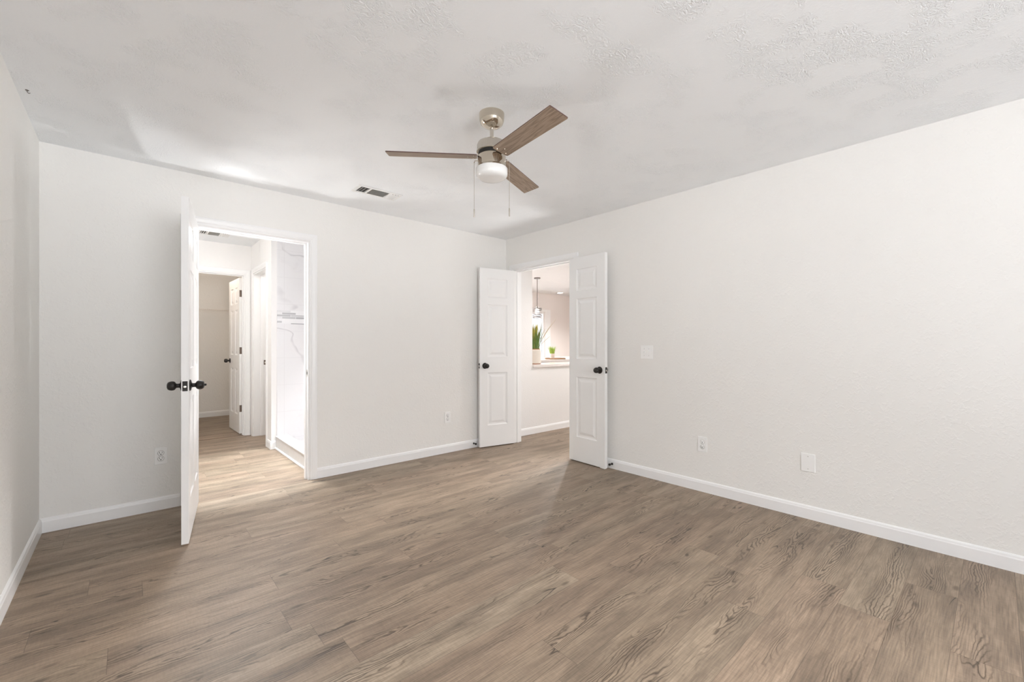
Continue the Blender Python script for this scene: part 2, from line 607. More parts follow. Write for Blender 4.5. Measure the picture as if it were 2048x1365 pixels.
wall_x('wall_back', -0.41, 3.43, 3.96, 4.075, M['wall'], 'warm white back wall with the bathroom doorway', [(BX0, BX1, 0, DH)])
wall_y('wall_right', RY, 4.075, 3.43, 3.545, M['wall'], 'long warm white wall on the right with the double doorway', [(DY0, DY1, 0, 2.053)])
wall_y('wall_left', RY, 6.43, -0.53, -0.41, M['wall'], 'warm white wall at the left edge')
WX0, WX1, WZ0, WZ1 = -0.34, 1.65, 0.50, 2.20
wall_x('wall_rear', -0.53, 3.545, RY-0.12, RY, M['wall'], 'wall with a window behind the camera', [(WX0, WX1, WZ0, WZ1)])
# bathroom, shower, toilet room, closet
CX0, CX1 = 0.505, 1.125        # closet doorway
wall_x('wall_bathroom_back', -0.53, 2.40, 6.43, 6.545, M['bath'], 'bathroom wall with the closet doorway', [(CX0, CX1, 0, DH)])
wall_y('wall_bathroom_right', 5.50, 6.43, 1.20, 1.352, M['bath'], 'bathroom wall with the narrow toilet room doorway', [(5.62, 6.30, 0, DH)])
wall_x('wall_shower_end', 1.20, 2.40, 5.392, 5.50, M['bath'], 'wall end beside the shower', [])
wall_y('wall_shower_right', 4.075, 6.43, 2.40, 2.50, M['tile'], 'marble tiled wall inside the shower')
wall_y('wall_closet_left', 6.545, 8.55, -0.20, -0.10, M['wall'], 'closet wall on the left')
wall_y('wall_closet_right', 6.545, 8.55, 1.65, 1.75, M['wall'], 'closet wall behind the open closet door')
wall_x('wall_closet_back', -0.10, 1.65, 8.45, 8.55, M['wall'], 'closet back wall under the wire shelf')
struct('wall_shower_tile', MB().box(1.256, 5.380, 0.04, 2.40, 5.392, H), M['tile'], 'white grey veined marble tile wall in the shower', 'tiled wall')
struct('wall_shower_front', MB().box(1.256, 4.075, 0.04, 2.40, 4.087, H), M['tile'], 'marble tile on the near shower wall', 'tiled wall')
struct('trim_shower_band', MB().box(1.256, 5.376, 1.405, 2.40, 5.381, 1.560), M['mosaic'], 'band of grey and white mosaic strips across the shower wall', 'tile band')
sp_ = struct('floor_shower', MB().box(1.36, 4.087, 0.0, 2.40, 5.380, 0.05), M['slab'], 'white marble shower pan', 'shower pan')
cb = thing('shower_curb', 'low grey and white marble curb at the foot of the shower', 'shower curb', (1.245, 4.73, 0), kind='structure')
MB().box(0, -0.643, 0, 0.115, 0.645, 0.132).build('curb_face', M['curb'], cb)
MB().box(-0.006, -0.643, 0.132, 0.121, 0.648, 0.145, 0.003).build('curb_top', M['slab'], cb)
MB().box(-0.014, -0.643, 0, 0.0, 0.650, 0.020, 0.004).build('shoe_molding', M['trim'], cb)
# kitchen and hall
wall_x('wall_hall_left', 3.545, 3.957, 4.04, 4.16, M['bath'], 'full height white wall beside the pass through')
wall_x('wall_kitchen_half', 3.957, 6.60, 4.04, 4.16, M['bath'], 'white half wall under the bar counter', z1=0.865)
wall_y('wall_kitchen_left', 4.16, 7.50, 3.50, 3.60, M['pink'], 'kitchen wall on the left')
KX0, KX1, KZ1 = 6.85, 7.785, 1.97
wall_x('wall_kitchen_back', 3.50, 9.75, 7.50, 7.62, M['pink'], 'pinkish white kitchen wall with a glass door', [(KX0, KX1, 0.04, KZ1)])
wall_y('wall_dining_right', 1.80, 7.50, 9.60, 9.72, M['pink'], 'far wall of the dining area', [(2.4, 3.6, 0.9, 2.0)])
wall_x('wall_hall_near', 3.545, 9.72, 1.68, 1.80, M['bath'], 'near wall of the hall')


# ------------------------------------------------------------------ trim: casings, jambs, baseboards
CAS = [(0.0, 0.0), (0.0, 0.007), (0.004, 0.010), (0.014, 0.010), (0.020, 0.0125), (0.040, 0.016), (0.054, 0.016), (0.057, 0.013), (0.057, 0.0)]
CAS = [(o+0.005, t) for o, t in CAS]


def casing(mb, P, u0, u1, h):
    """P(u, t, z): u along the wall, t outward"""
    mb.sweep([lambda o, t: P(u0-o, t, 0), lambda o, t: P(u0-o, t, h+o), lambda o, t: P(u1+o, t, h+o), lambda o, t: P(u1+o, t, 0)], CAS)


def jamb(mb, P, u0, u1, h, depth, stop_at, th=0.010):
    """boards lining an opening, t from 0 (front face) to -depth, a stop at t = -stop_at"""
    def bx(a, b, t0, t1, z0, z1):
        p, q = P(a, t0, z0), P(b, t1, z1)
        mb.box(min(p[0], q[0]), min(p[1], q[1]), z0, max(p[0], q[0]), max(p[1], q[1]), z1, 0.001)
    bx(u0, u0+th, 0, -depth, 0, h)
    bx(u1-th, u1, 0, -depth, 0, h)
    bx(u0+th, u1-th, 0, -depth, h-th, h)
    s0, s1 = -stop_at, -stop_at-0.035
    bx(u0+th, u0+th+0.010, s0, s1, 0, h-th)
    bx(u1-th-0.010, u1-th, s0, s1, 0, h-th)
    bx(u0+th+0.010, u1-th-0.010, s0, s1, h-th-0.010, h-th)


def doorway(name, label, P, u0, u1, h, depth, stop_at, both=None):
    r = thing(name, label, 'door frame', P(u0, 0, 0), kind='structure')
    o = Vector(r.location)
    a = MB()
    casing(a, lambda u, t, z: Vector(P(u, t, z))-o, u0, u1, h)
    a.build('casing', M['trim'], r)
    if both:
        b = MB()
        casing(b, lambda u, t, z: Vector(both(u, t, z))-o, u0, u1, h)
        b.build('casing', M['trim'], r)
    j = MB()
    jamb(j, lambda u, t, z: Vector(P(u, t, z))-o, u0, u1, h, depth, stop_at)
    j.build('jamb', M['trim'], r)
    return r


tr1 = doorway('trim_1', 'white frame of the bathroom doorway', lambda u, t, z: (u, 3.96-t, z), BX0, BX1, DH, 0.115, 0.042,
              lambda u, t, z: (u, 4.075+t, z) if u < 1.21 else (u, 4.075+t, z))
tr2 = doorway('trim_2', 'white frame of the double doorway to the hall', lambda u, t, z: (3.43-t, u, z), DY0, DY1, 2.053, 0.115, 0.042,
              lambda u, t, z: (3.545+t, u, z))
tr3 = doorway('trim_3', 'white frame of the closet doorway', lambda u, t, z: (u, 6.43-t, z), CX0, CX1, DH, 0.115, 0.036)
tr4 = doorway('trim_4', 'white frame of the toilet room doorway', lambda u, t, z: (1.20-t, u, z), 5.62, 6.30, DH, 0.152, 0.075)


def strike(parent, x0, y0, z0, x1, y1, z1, hole):
    o = MB().box(x0, y0, z0, x1, y1, z1, 0.0008).build('strike_plate', M['latch'], parent)
    MB().box(*hole).build('strike_hole', M['slot'], o)
    return o


strike(tr1, 1.1645-BX0, 0.010, 0.895, 1.1665-BX0, 0.036, 0.955, (1.1635-BX0, 0.017, 0.912, 1.1647-BX0, 0.029, 0.938))
s4 = MB().box(0.113, 0.666, 0.91, 0.143, 0.669, 0.97, 0.0008).build('strike_plate', M['hinge'], tr4)
MB().box(0.121, 0.6645, 0.927, 0.135, 0.6665, 0.949, 0.0005).build('latch_hole', M['latch'], s4)

BASE = [(0.0, 0.0), (0.0, 0.013), (0.068, 0.013), (0.074, 0.0105), (0.082, 0.009), (0.088, 0.004), (0.090, 0.0)]


def baseboard(mb, p0, p1, nrm, m0=0, m1=0):
    """from p0 to p1 on the wall, nrm = outward direction; m0, m1 = mitre (1 inside corner, -1 outside)"""
    p0, p1, nrm = Vector((*p0, 0)), Vector((*p1, 0)), Vector((*nrm, 0))
    d = (p1-p0).normalized()
    mb.sweep([lambda z, t: p0+nrm*t+d*t*m0+Vector((0, 0, z)), lambda z, t: p1+nrm*t-d*t*m1+Vector((0, 0, z))], BASE)


def base(name, label, *runs):
    mb = MB()
    for r in runs:
        baseboard(mb, *r)
    return struct(name, mb, M['trim'], label, 'baseboard')


base('baseboard_left', 'white baseboard along the left wall', ((-0.41, RY), (-0.41, 3.96), (1, 0), 1, 1))
base('baseboard_back', 'white baseboard along the back wall', ((-0.41, 3.96), (BX0-0.0625, 3.96), (0, -1), 1, 0), ((BX1+0.0625, 3.96), (3.43, 3.96), (0, -1), 0, 1))
base('baseboard_right', 'white baseboard along the right wall', ((3.43, 3.96), (3.43, DY1+0.0625), (-1, 0), 1, 0), ((3.43, DY0-0.0625), (3.43, RY), (-1, 0), 0, 1))
base('baseboard_rear', 'white baseboard behind the camera', ((-0.41, RY), (3.43, RY), (0, 1), 1, 1))
base('baseboard_bathroom', 'white baseboard around the wall end beside the shower', ((1.20, 5.56), (1.20, 5.392), (-1, 0), 0, -1), ((1.20, 5.392), (1.245, 5.392), (0, -1), -1, 0),
     ((-0.41, 4.075), (-0.41, 6.43), (1, 0), 0, 1), ((-0.41, 6.43), (CX0-0.0625, 6.43), (0, -1), 1, 0))
base('baseboard_closet', 'white baseboard inside the closet', ((-0.10, 6.545), (-0.10, 8.45), (1, 0), 0, 1), ((-0.10, 8.45), (1.65, 8.45), (0, -1), 1, 1), ((1.65, 8.45), (1.65, 6.545), (-1, 0), 1, 0))
base('baseboard_hall', 'white baseboard along the half wall in the hall', ((3.545, 4.04), (6.60, 4.04), (0, -1), 0, 0))
base('baseboard_kitchen', 'white baseboard on the far kitchen wall', ((3.60, 7.50), (KX0-0.07, 7.50), (0, -1)), ((KX1+0.2, 7.50), (9.60, 7.50), (0, -1)))
struct('trim_5', MB().box(CX0+0.013, 6.44, 0.0, CX1-0.013, 6.462, 0.003), M['strip'], 'thin dark joint strip on the floor at the closet doorway', 'floor strip')


# ------------------------------------------------------------------ windows
def window(name, label, P, u0, u1, z0, z1, mull=1, wide=0.0, glass='pane'):
    """P(u, t, z), t outward into the room"""
    r = thing(name, label, 'window', P((u0+u1)/2, 0, z0), kind='structure')
    o = Vector(r.location)

    def bx(mb, a, b, t0, t1, za, zb, bev=0.002):
        p, q = Vector(P(a, t0, za))-o, Vector(P(b, t1, zb))-o
        mb.box(min(p.x, q.x), min(p.y, q.y), min(p.z, q.z), max(p.x, q.x), max(p.y, q.y), max(p.z, q.z), bev)
    f = MB()
    w = 0.045
    bx(f, u0, u0+w, -0.02, -0.09, z0, z1)
    bx(f, u1-w, u1, -0.02, -0.09, z0, z1)
    bx(f, u0+w, u1-w, -0.02, -0.09, z0, z0+w)
    bx(f, u0+w, u1-w, -0.02, -0.09, z1-w, z1)
    for i in range(1, mull+1):
        c = u0+(u1-u0)*i/(mull+1)
        bx(f, c-0.025, c+0.025, -0.02, -0.09, z0+w, z1-w)
    f.build('frame', M['trim'], r)
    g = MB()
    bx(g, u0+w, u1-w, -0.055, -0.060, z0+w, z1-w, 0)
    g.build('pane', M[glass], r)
    c = MB()
    k = 0.06
    bx(c, u0-k, u0, 0.014, 0, z0, z1)
    bx(c, u1, u1+k+wide, 0.014, 0, z0, z1)
    bx(c, u0-k, u1+k+wide, 0.014, 0, z1, z1+k)
    if z0 > 0.3:
        bx(c, u0-k, u1+k, 0.03, 0, z0-0.03, z0)
    c.build('casing', M['trim'], r)
    return r


window('window_1', 'bedroom window behind the camera', lambda u, t, z: (u, RY+t, z), WX0, WX1, WZ0, WZ1, 2)
window('window_2', 'bright glass patio door in the far kitchen wall', lambda u, t, z: (u, 7.50-t, z), KX0, KX1, 0.04, KZ1, 0, 0.13, 'dimmed')
window('window_3', 'unseen dining area window added for daylight in the far wall', lambda u, t, z: (9.60-t, u, z), 2.4, 3.6, 0.9, 2.0)


# ------------------------------------------------------------------ doors
def leaf_mesh(w, side, cols, h=2.03, th=0.035, z0=0.010):
    """moulded panel leaf: hinge edge at x=0, bedroom face at y=0, other face at y=side*th"""
    mb = MB()
    zs = [(0.24, 0.84), (1.02, 1.62), (1.70, 1.915)]
    if cols == 2:
        st, mid = 0.105, 0.095
        pw = (w-2*st-mid)/2
        us = [(st, st+pw), (st+pw+mid, w-st)]
    else:
        us = [(0.098, w-0.098)]
    xs = sorted({0.0, w, *[a for p in us for a in p]})
    zz = sorted({0.0, h, *[a for p in zs for a in p]})
    for face in (0, 1):
        y0 = 0.0 if face == 0 else side*th
        inn = side if face == 0 else -side       # direction into the leaf

        def pt(x, z, d):
            return (x, y0+inn*d, z0+z)
        for i in range(len(xs)-1):
            for j in range(len(zz)-1):
                a, b, c, d = xs[i], xs[i+1], zz[j], zz[j+1]
                if (a, b) in us and (c, d) in zs:
                    rings = [(0.0, 0.0), (0.006, 0.0065), (0.016, 0.0085), (0.026, 0.0085), (0.050, 0.0015)]
                    for (i0, d0), (i1, d1) in zip(rings, rings[1:]):
                        A = [(a+i0, c+i0), (b-i0, c+i0), (b-i0, d-i0), (a+i0, d-i0)]
                        B = [(a+i1, c+i1), (b-i1, c+i1), (b-i1, d-i1), (a+i1, d-i1)]
                        for k in range(4):
                            l = (k+1) % 4
                            mb.quad([pt(*A[k], d0), pt(*A[l], d0), pt(*B[l], d1), pt(*B[k], d1)])
                    i1, d1 = rings[-1]
                    mb.quad([pt(a+i1, c+i1, d1), pt(b-i1, c+i1, d1), pt(b-i1, d-i1, d1), pt(a+i1, d-i1, d1)])
                else:
                    mb.quad([pt(a, c, 0), pt(b, c, 0), pt(b, d, 0), pt(a, d, 0)])
    t = side*th
    for j in range(len(zz)-1):
        c, d = z0+zz[j], z0+zz[j+1]
        mb.quad([(0, 0, c), (0, t, c), (0, t, d), (0, 0, d)])
        mb.quad([(w, 0, c), (w, t, c), (w, t, d), (w, 0, d)])
    for i in range(len(xs)-1):
        a, b = xs[i], xs[i+1]
        mb.quad([(a, 0, z0), (b, 0, z0), (b, t, z0), (a, t, z0)])
        mb.quad([(a, 0, z0+h), (b, 0, z0+h), (b, t, z0+h), (a, t, z0+h)])
    bmesh.ops.remove_doubles(mb.b, verts=mb.b.verts, dist=1e-5)
    return mb


KNOB = [(0.033, 0.0), (0.034, 0.003), (0.030, 0.007), (0.017, 0.010), (0.0125, 0.014), (0.0120, 0.026), (0.015, 0.030),
        (0.0225, 0.034), (0.0265, 0.041), (0.0275, 0.050), (0.0255, 0.060), (0.021, 0.068), (0.012, 0.072), (0.0, 0.0725)]


def door(name, label, pin, ang, w, side, cols, z_knob=0.93, hinge_plates=False, privacy=False, flush_stop=False):
    mb = leaf_mesh(w, side, cols)
    o = mb.build(name, M['door'])
    o.location = pin
    o.rotation_euler = (0, 0, ang)
    tag(o, label, 'door', kind='structure')
    th = 0.035*side
    xk = w-0.062
    for face in (0, 1):
        # face 0 at y=0 looks towards -side, face 1 towards +side
        sgn = -side if face == 0 else side
        y = 0.0 if face == 0 else th
        m = Matrix.Translation((xk, y, z_knob)) @ Matrix.Rotation(-PI/2*sgn, 4, 'X')
        k = MB().lathe(KNOB, 32, m)
        if privacy and face == 1:
            k.lathe([(0.007, 0.072), (0.007, 0.080), (0.004, 0.083), (0.0, 0.0832)], 16, m)
        k.build('knob', M['black'], o, smooth=True)
    lp = MB().box(w-0.001, th/2-0.0125, z_knob-0.029, w+0.0012, th/2+0.0125, z_knob+0.029, 0.0006).build('latch_plate', M['black'], o)
    MB().lathe([(0.0085, 0.0), (0.0085, 0.005), (0.006, 0.009), (0.0, 0.0095)], 20, Matrix.Translation((w+0.001, th/2, z_knob-0.003)) @ Matrix.Rotation(PI/2, 4, 'Y')).build('latch_bolt', M['latch'], lp, smooth=True)
    for z in (0.335, 1.09, 1.835):
        hb = MB()
        if hinge_plates:
            hb.box(-0.0016, th*0.12, z-0.044, 0.0008, th*0.98, z+0.044, 0.0007)
        hb.lathe([(0.006, z-0.045), (0.006, z+0.045)], 12, Matrix.Translation((-0.004, -side*0.005, 0)))
        hb.build('hinge', M['hinge'] if hinge_plates else M['black'], o, smooth=True)
    return o


door('door_1', 'white six panel door standing open into the bedroom at the bathroom doorway', (0.3595, 3.9395, 0), math.atan2(-0.987, -0.158), 0.80, 1, 2, 0.932, privacy=True)
door('door_2', 'narrow white panelled door of the pair, folded back against the back wall', (3.415, 3.814, 0), math.atan2(0.2, -0.98), 0.452, 1, 1)
d3 = door('door_3', 'narrow white panelled door of the pair, folded flat against the right wall', (3.395, 2.89, 0), math.atan2(-0.9987, -0.05), 0.455, -1, 1)
MB().box(0.395, -0.034, 0.002, 0.45, -0.003, 0.0115, 0.002).build('bottom_shoe', M['door'], d3)
door('door_4', 'white six panel closet door standing open into the closet', (1.122, 6.552, 0), math.atan2(1, -0.035), 0.61, 1, 2, 0.945, hinge_plates=True)


def door_stop(name, label, p, nrm):
    t = thing(name, label, 'door stop', p, math.atan2(nrm[1], nrm[0]))
    Rm = Matrix.Rotation(PI/2, 4, 'Y')
    MB().lathe([(0.011, 0.0), (0.011, 0.004), (0.006, 0.006), (0.005, 0.030), (0.006, 0.034)], 20, Rm).build('post', M['black'], t, smooth=True)
    MB().lathe([(0.008, 0.033), (0.0115, 0.036), (0.0115, 0.044), (0.008, 0.048), (0.0, 0.049)], 20, Rm).build('rubber_tip', M['black'], t, smooth=True)
    return t


door_stop('door_stop', 'small black door stop on the back wall baseboard beside the folded left door', (2.935, 3.947, 0.048), (0, -1))
door_stop('door_stop', 'small black door stop on the right wall baseboard beside the folded right door', (3.417, 2.413, 0.045), (-1, 0))

# ------------------------------------------------------------------ ceiling fan
FX, FY = 1.491, 1.840
fan = thing('ceiling_fan', 'nickel ceiling fan with three grey brown wood blades and white glass light', 'ceiling fan', (FX, FY, 0))
MB().lathe([(0.0, 2.362), (0.020, 2.362), (0.031, 2.366), (0.048, 2.373), (0.061, 2.386), (0.067, 2.402), (0.069, 2.425), (0.069, H)], 48).build('canopy', M['polish'], fan, smooth=True)
MB().lathe([(0.0105, 2.290), (0.0105, 2.380)], 24).build('downrod', M['nickel'], fan, smooth=True)
mh = MB().lathe([(0.078, 2.226), (0.083, 2.229), (0.083, 2.236), (0.081, 2.239), (0.081, 2.266), (0.076, 2.278), (0.062, 2.286), (0.026, 2.291), (0.016, 2.296), (0.014, 2.306), (0.011, 2.308)], 56).build('motor_housing', M['nickel'], fan, smooth=True)
MB().lathe([(0.072, 2.208), (0.074, 2.212), (0.074, 2.227)], 48).build('gap_ring', M['dark'], fan, smooth=True)  # black ring fills the gap under the motor, shade put into its colour
MB().lathe([(0.083, 2.136), (0.084, 2.139), (0.081, 2.146), (0.0775, 2.150), (0.0775, 2.203), (0.073, 2.209), (0.060, 2.210)], 56).build('switch_housing', M['polish'], fan, smooth=True)
MB().lathe([(0.0, 2.080), (0.050, 2.081), (0.069, 2.085), (0.0795, 2.092), (0.0855, 2.102), (0.0870, 2.112), (0.0870, 2.136), (0.084, 2.140)], 56).build('glass_shade', M['opal'], fan, smooth=True)


def blade_proto():
    w0, w1, r0, r1, th = 0.098, 0.109, 0.080, 0.562, 0.0055
    mb = MB()
    b = mb.b
    pts = []

    def corner(cx, cy, rad, a0):
        for i in range(4):
            a = a0+i*PI/6
            pts.append((cx+rad*math.cos(a), cy+rad*math.sin(a)))
    c = 0.005
    corner(r1-c, w1/2-c, c, 0)
    corner(r0+0.012, w0/2-0.012, 0.012, PI/2)
    corner(r0+0.012, -w0/2+0.012, 0.012, PI)
    corner(r1-c, -w1/2+c, c, -PI/2)
    lo = [b.verts.new((x, y, -th/2)) for x, y in pts]
    hi = [b.verts.new((x, y, th/2)) for x, y in pts]
    b.faces.new(list(reversed(lo)))
    b.faces.new(hi)
    n = len(pts)
    for i in range(n):
        f = b.faces.new((lo[i], lo[(i+1) % n], hi[(i+1) % n], hi[i]))
        f.material_index = 1
    return mb


PITCH = R(-12.1)
bl0 = None
for k in range(3):
    A = R(142.9+120*k)
    if bl0 is None:
        bl = bl0 = blade_proto().build('blade', [M['blade'], M['edge']], fan)
        ir = MB()
        ir.box(0.050, -0.021, 0.003, 0.150, 0.021, 0.006, 0.001)
        iron = ir.build('blade_iron', M['nickel'], bl, smooth=True)
        for (sx, sy) in ((0.098, -0.028), (0.098, 0.028), (0.128, 0.0)):
            s_ = MB()
            s_.lathe([(0.0, -0.0066), (0.003, -0.0062), (0.0045, -0.004), (0.0045, 0.003)], 12, Matrix.Translation((sx, sy, 0)))
            s_.build('screw', M['polish'], bl, smooth=True)
    else:
        bl = copy_tree(bl0, fan)
    # chord pitched about the blade axis
    bl.matrix_local = Matrix.Translation((0, 0, 2.204)) @ Matrix.Rotation(A, 4, 'Z') @ Matrix.Rotation(PITCH, 4, 'X')
rv = (0.7466, -0.6653)
for sgn, zb in ((-1, 1.873), (1, 1.878)):
    cx, cy = rv[0]*0.0965*sgn, rv[1]*0.0965*sgn
    ch = MB()
    ch.tube([(cx*0.78, cy*0.78, 2.184), (cx*0.97, cy*0.97, 2.183), (cx, cy, 2.172)], 0.003, 8)
    n_ = 66
    for i in range(n_):
        z = zb+0.045+(2.174-zb-0.045)*i/(n_-1)
        ch.lathe([(0.0005, z-0.0020), (0.0013, z-0.0010), (0.0013, z+0.0010), (0.0005, z+0.0020)], 6, Matrix.Translation((cx, cy, 0)), cap=False)
    c_ = ch.build('pull_chain', M['nickel'], fan, smooth=True)
    MB().lathe([(0.0, zb), (0.0032, zb+0.001), (0.0038, zb+0.006), (0.0032, zb+0.020), (0.0038, zb+0.034), (0.0034, zb+0.043), (0.001, zb+0.047)], 14, Matrix.Translation((cx, cy, 0))).build('fob', M['nickel'], c_, smooth=True)

# ------------------------------------------------------------------ ceiling vents
def ceiling_vent(label, x0, y0, x1, y1):
    t = thing('ceiling_vent', label, 'air vent', ((x0+x1)/2, (y0+y1)/2, H), group='ceiling air vents')
    a, b = (x1-x0)/2, (y1-y0)/2
    f = MB()
    bw, d = 0.024, 0.007
    f.box(-a, -b, -d, a, -b+bw, 0, 0.002)
    f.box(-a, b-bw, -d, a, b, 0, 0.002)
    f.box(-a, -b+bw, -d, -a+bw, b-bw, 0, 0.002)
    f.box(a-bw, -b+bw, -d, a, b-bw, 0, 0.002)
    i0 = -a+bw+0.075*a/0.185
    i1 = -i0
    f.box(i0, -b+bw, -d, i0+0.014, b-bw, 0, 0.001)
    f.box(i1-0.014, -b+bw, -d, i1, b-bw, 0, 0.001)
    f.build('frame', M['vent'], t)
    MB().box(-a+bw, -b+bw, -0.001, a-bw, b-bw, 0.0).build('dark_backing', M['recess_shade'], t)  # dark sheet in place of a duct hole, its shade is in the colour
    lv = MB()
    n = 7
    for i in range(n):
        y = -b+bw+(2*b-2*bw)*(i+0.5)/n
        lv.box(-(i1-0.014), -0.0085, -0.0006, i1-0.014, 0.0085, 0.0006, 0, Matrix.Translation((0, y, -0.006)) @ Matrix.Rotation(R(38), 4, 'X'))
    lv.build('centre_louvers', M['louver'], t)  # centre louvers greyed so the colour carries their shade
    for s, ang in ((-1, -42), (1, 42)):
        e = MB()
        w = (a-bw)-i1
        for i in range(3):
            x = s*(i1+w*(i+0.5)/3)
            e.box(-0.0095, -b+bw, -0.0006, 0.0095, b-bw, 0.0006, 0, Matrix.Translation((x, 0, -0.007)) @ Matrix.Rotation(R(ang), 4, 'Y'))
        e.build('end_louvers', M['vent'], t)
    return t


ceiling_vent('white ceiling vent with shade-grey centre louvers between the fan and the bathroom door', 1.370, 3.342, 1.742, 3.515)
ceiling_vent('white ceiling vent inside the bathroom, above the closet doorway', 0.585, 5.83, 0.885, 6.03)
hk = MB().tube([(0, 0, 0.0), (0, 0, -0.008), (0.005, 0.002, -0.014), (0.010, 0.003, -0.010)], 0.0018, 8)
hk.lathe([(0.002, -0.004), (0.007, -0.002), (0.007, 0.0)], 16)
o = tag(hk.build('ceiling_hook', M['steel'], smooth=True), 'tiny metal hook in the ceiling near the left wall', 'hook')
o.location = (-0.372, 3.20, H)


# ------------------------------------------------------------------ plates on the walls
def plate_root(name, label, cat, p, ang, group=None):
    """local x along wall, local -y out of the wall"""
    return thing(name, label, cat, p, ang, group)


def out_box(mb, x0, x1, z0, z1, d0, d1, bev=0.0):
    mb.box(x0, -d1, z0, x1, -d0, z1, bev)


def outlet(label, p, ang):
    t = plate_root('wall_outlet', label, 'outlet', p, ang, 'duplex wall outlets')
    m = MB()
    out_box(m, -0.036, 0.036, -0.059, 0.059, 0, 0.008, 0.002)
    m.build('cover_plate', M['plate'], t)
    for zc in (-0.0195, 0.0195):
        r = MB()
        m2 = Matrix.Translation((0, -0.0070, zc)) @ Matrix.Rotation(PI/2, 4, 'X')
        r.lathe([(0.0172, 0.0), (0.0172, 0.0018), (0.0160, 0.0026)], 28, m2)
        ro = r.build('receptacle', M['plate'], t, smooth=True)
        s = MB()
        out_box(s, -0.0085, -0.0056, zc+0.000, zc+0.0095, 0.0090, 0.0100)
        out_box(s, 0.0056, 0.0082, zc+0.001, zc+0.0090, 0.0090, 0.0100)
        s.lathe([(0.0034, 0.0), (0.0034, 0.0008)], 12, Matrix.Translation((0, -0.0092, zc-0.0075)) @ Matrix.Rotation(PI/2, 4, 'X'))
        s.build('slots', M['slot'], ro)
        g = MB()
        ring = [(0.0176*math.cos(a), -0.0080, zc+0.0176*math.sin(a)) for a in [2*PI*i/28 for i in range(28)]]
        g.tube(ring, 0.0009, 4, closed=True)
        g.build('shade_ring', M['recess_shade'], ro)  # dark ring draws the shade line around the receptacle
    sc = MB()
    sc.lathe([(0.003, 0.0), (0.003, 0.001)], 12, Matrix.Translation((0, -0.0077, 0)) @ Matrix.Rotation(PI/2, 4, 'X'))
    sc.build('screw', M['louver'], t)
    return t


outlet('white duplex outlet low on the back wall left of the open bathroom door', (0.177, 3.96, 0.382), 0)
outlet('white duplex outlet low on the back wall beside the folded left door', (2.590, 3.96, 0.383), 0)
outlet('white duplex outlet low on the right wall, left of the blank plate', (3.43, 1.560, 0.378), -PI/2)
t = plate_root('blank_plate', 'white blank cover plate low on the right wall', 'wall plate', (3.43, 0.844, 0.378), -PI/2)
m = MB()
out_box(m, -0.040, 0.040, -0.060, 0.060, 0, 0.007, 0.0015)
m.build('cover_plate', M['plate'], t)
for zc in (-0.042, 0.042):
    MB().lathe([(0.0034, 0.0), (0.0034, 0.001)], 12, Matrix.Translation((0, -0.0066, zc)) @ Matrix.Rotation(PI/2, 4, 'X')).build('screw', M['louver'], t)
t = plate_root('light_switch', 'white double light switch on the right wall beside the folded door', 'light switch', (3.43, 2.055, 1.105), -PI/2)
m = MB()
out_box(m, -0.060, 0.060, -0.0595, 0.0595, 0, 0.007, 0.0015)
m.build('cover_plate', M['plate'], t)
for xc in (-0.023, 0.023):
    s = MB()
    out_box(s, xc-0.0065, xc+0.0065, -0.014, 0.014, 0.004, 0.0085, 0.0008)
    s.box(-0.0040, -0.014, -0.0045, 0.0040, 0.0, 0.0045, 0.001, Matrix.Translation((xc, -0.007, 0.002)) @ Matrix.Rotation(R(-28), 4, 'X'))
    s.build('toggle', M['plate'], t)
    for zc in (-0.030, 0.030):
        MB().lathe([(0.003, 0.0), (0.003, 0.001)], 12, Matrix.Translation((xc, -0.0066, zc)) @ Matrix.Rotation(PI/2, 4, 'X')).build('screw', M['louver'], t)

# ------------------------------------------------------------------ closet wire shelf
ws = thing('wire_shelf', 'white wire shelf across the closet back wall', 'shelf', (0.775, 8.45, 1.72))
dk = MB()
for i in range(68):
    x = -0.85+i*1.70/67
    dk.tube([(x, -0.004, 0), (x, -0.30, 0), (x, -0.305, -0.004), (x, -0.305, -0.045)], 0.0013, 5)
dk.build('deck_wires', M['wire'], ws)
fr = MB()
for (y, z) in ((-0.006, -0.003), (-0.15, -0.003), (-0.300, -0.003), (-0.3065, -0.045)):
    fr.tube([(-0.86, y, z), (0.86, y, z)], 0.003, 8)
fr.build('rails', M['wire'], ws, smooth=True)
for x in (-0.45, 0.83):
    MB().tube([(x, -0.29, -0.005), (x, -0.006, -0.28)], 0.004, 8).build('bracket', M['wire'], ws)

# ------------------------------------------------------------------ kitchen: bar counter, island and what stands on them
bc = MB().box(3.960, 4.015, 0.866, 6.62, 4.42, 0.902, 0.004)
tag(bc.build('bar_counter', M['stone']), 'pale stone bar counter on top of the half wall', 'countertop')
ki = thing('kitchen_island', 'white kitchen island with a pale stone top under the pendant lamp', 'kitchen island', (5.85, 5.65, 0))
MB().box(-1.15, -0.40, 0, 1.15, 0.42, 0.865, 0.003).build('base', M['cab'], ki)
MB().box(-1.25, -0.55, 0.865, 1.25, 0.52, 0.903, 0.004).build('top', M['stone'], ki)


